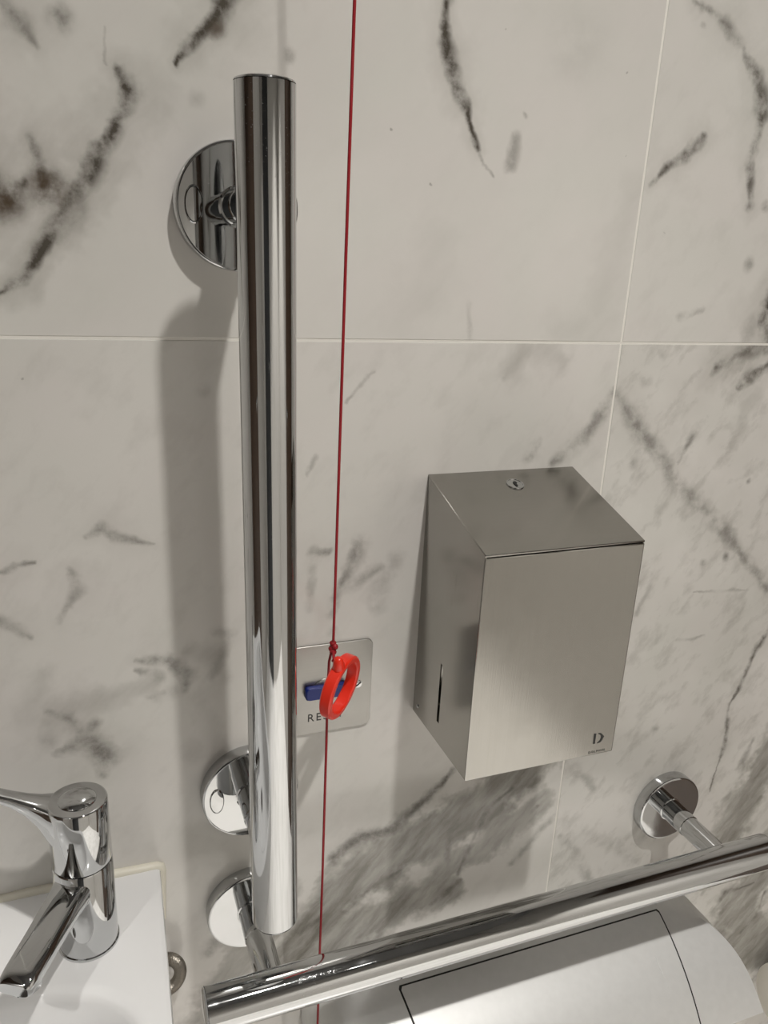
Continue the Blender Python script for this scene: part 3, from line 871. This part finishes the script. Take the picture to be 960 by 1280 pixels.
# side shells run straight back to the wall; front drops to the underside
nb = len(V)
for s in ss:
    y, z = hood_pt(s); w = hwid(s); V.append((HXC - w, -0.0005, z)); V.append((HXC + w, -0.0005, z))
for k in range(NS):
    F.append((k * st, (k + 1) * st, nb + 2 * (k + 1), nb + 2 * k))
    F.append((k * st + NX, (k + 1) * st + NX, nb + 2 * (k + 1) + 1, nb + 2 * k + 1))
F.append((0, NX) + (nb + 1, nb))
ye, ze = hood_pt(s_hi); we = hwid(s_hi); nf = len(V)
V += [(HXC - we * 0.97, ye + 0.034, ze - 0.004), (HXC + we * 0.97, ye + 0.034, ze - 0.004), (HXC - we * 0.93, ye + 0.040, ze - 0.21), (HXC + we * 0.93, ye + 0.040, ze - 0.21),
      (HXC - we * 0.97, -0.0005, ze - 0.004), (HXC + we * 0.97, -0.0005, ze - 0.004), (HXC - we * 0.93, -0.0005, ze - 0.21), (HXC + we * 0.93, -0.0005, ze - 0.21)]
e0 = NS * st
F += [tuple([e0 + i for i in range(NX + 1)] + [nf + 1, nf]), (nf, nf + 1, nf + 3, nf + 2), (nf + 2, nf + 3, nf + 7, nf + 6),
      (nf, nf + 2, nf + 6, nf + 4), (nf + 1, nf + 3, nf + 7, nf + 5), (e0, nf, nf + 4, nb + 2 * NS), (e0 + NX, nf + 1, nf + 5, nb + 2 * NS + 1)]
mobj('body', V, F, M_silver, rd, 32)


def hood_patch(name, sa, sb, xl, xr, lift, thick, mat, parent, n=40, r=0.002):
    """panel laid on the hood between arc lengths sa..sb; xl(s), xr(s) give its sides"""
    V = []; F = []; m2 = 8
    for lay in (lift - thick, lift):
        for k in range(n + 1):
            s = sa + (sb - sa) * k / n
            y, z = hood_pt(s); nn = hood_n(s)
            cut = r - math.sqrt(max(0, r * r - max(0, r - (s - sa)) ** 2)) if s - sa < r else 0.0
            a, b = xl(s) + cut, xr(s) - cut
            for i in range(m2 + 1):
                V.append(Vector((a + (b - a) * i / m2, y, z)) + nn * lay)
    q = (n + 1) * (m2 + 1); w = m2 + 1
    for o in (0, q):
        for k in range(n):
            for i in range(m2): F.append((o + k * w + i, o + k * w + i + 1, o + (k + 1) * w + i + 1, o + (k + 1) * w + i))
    for k in range(n):
        F.append((k * w, (k + 1) * w, q + (k + 1) * w, q + k * w)); F.append((k * w + m2, (k + 1) * w + m2, q + (k + 1) * w + m2, q + k * w + m2))
    for i in range(m2):
        F.append((i, i + 1, q + i + 1, q + i)); F.append((n * w + i, n * w + i + 1, q + n * w + i + 1, q + n * w + i))
    return mobj(name, V, F, mat, parent, 40)


SA = -0.0262
pl = lambda s: 0.2505 + 0.10 * (s - SA) * (1 if s < 0.02 else 1)
pr = lambda s: 0.5575 - 0.10 * (s - SA)
hood_patch('lid_gap', SA - 0.0018, 0.0918, lambda s: pl(s) - 0.0018, lambda s: pr(s) + 0.0018, 0.0003, 0.002, M_black, rd)
lid = hood_patch('lid', SA, 0.0922, pl, pr, 0.0007, 0.003, M_silver, rd)
hood_patch('ridge', 0.0145, 0.046, lambda s: 0.5262, lambda s: 0.5292, 0.0011, 0.001, M_silver, lid, 10, 0.001)
place(rd)

# ------------------------------------------------------------------ toilet roll to the right of the roll dispenser
RX, RY, RZ = 0.792, -0.056, -0.890
hl_ = thing('roll_holder', 'chrome wall bracket carrying the off-white toilet roll', 'roll holder', (0.915, 0, RZ))
tube('arm', [(RX - 0.004, RY, RZ), (0.900, RY, RZ), (0.912, RY + 0.004, RZ), (0.916, RY + 0.016, RZ), (0.916, -0.004, RZ)], 0.006, M_chrome, hl_, 16)
lathe('rose', [(0.0, 0.0), (0.020, 0.0), (0.020, 0.005), (0.018, 0.006), (0.0, 0.006)], (0.916, 0, RZ), (0, -1, 0), M_chrome, hl_, 40)
place(hl_)
tr = thing('toilet_roll', 'off-white toilet roll on a wall bracket beside the silver roll dispenser', 'toilet roll', (RX + 0.05, RY, RZ))
lathe('paper', [(0.0215, 0.0), (0.0445, 0.0), (0.0475, 0.002), (0.0480, 0.005), (0.0480, 0.095), (0.0475, 0.098), (0.0445, 0.100), (0.0215, 0.100), (0.0215, 0.0)], (RX, RY, RZ), (1, 0, 0), M_paper, tr, 64)
M_card = simple('brown_card', (0.16, 0.10, 0.055), 0.9, var=0.1)
lathe('core', [(0.0212, 0.001), (0.0212, 0.099), (0.0198, 0.099), (0.0198, 0.001), (0.0212, 0.001)], (RX, RY, RZ), (1, 0, 0), M_card, tr, 48)
place(tr)

# ------------------------------------------------------------------ downlights in the ceiling
def emit_mat():
    M, nt, b = new_mat('lamp_glow')
    b.inputs['Emission Color'].default_value = (*LAMP_COL, 1); b.inputs['Emission Strength'].default_value = 25
    return M
M_glow = emit_mat()
for i, (lx, ly, pw, cone, bl) in enumerate(LAMPS):
    t = thing('downlight', ['round ceiling downlight above the steel paper dispenser', 'round ceiling downlight in front of the wash basin', 'added unseen fill downlight in front of the silver roll dispenser'][i], 'downlight', (lx, ly, ZC), 'ceiling downlights')
    lathe('bezel', [(0.034, 0.03), (0.034, 0.004), (0.046, 0.006), (0.047, 0.0), (0.036, -0.001)], (lx, ly, ZC), (0, 0, -1), M_chrome, t, 48)
    lathe('lens', [(0.0, 0.0), (0.033, 0.0), (0.033, 0.003), (0.0, 0.004)], (lx, ly, ZC), (0, 0, -1), M_glow, t, 40)
    place(t)
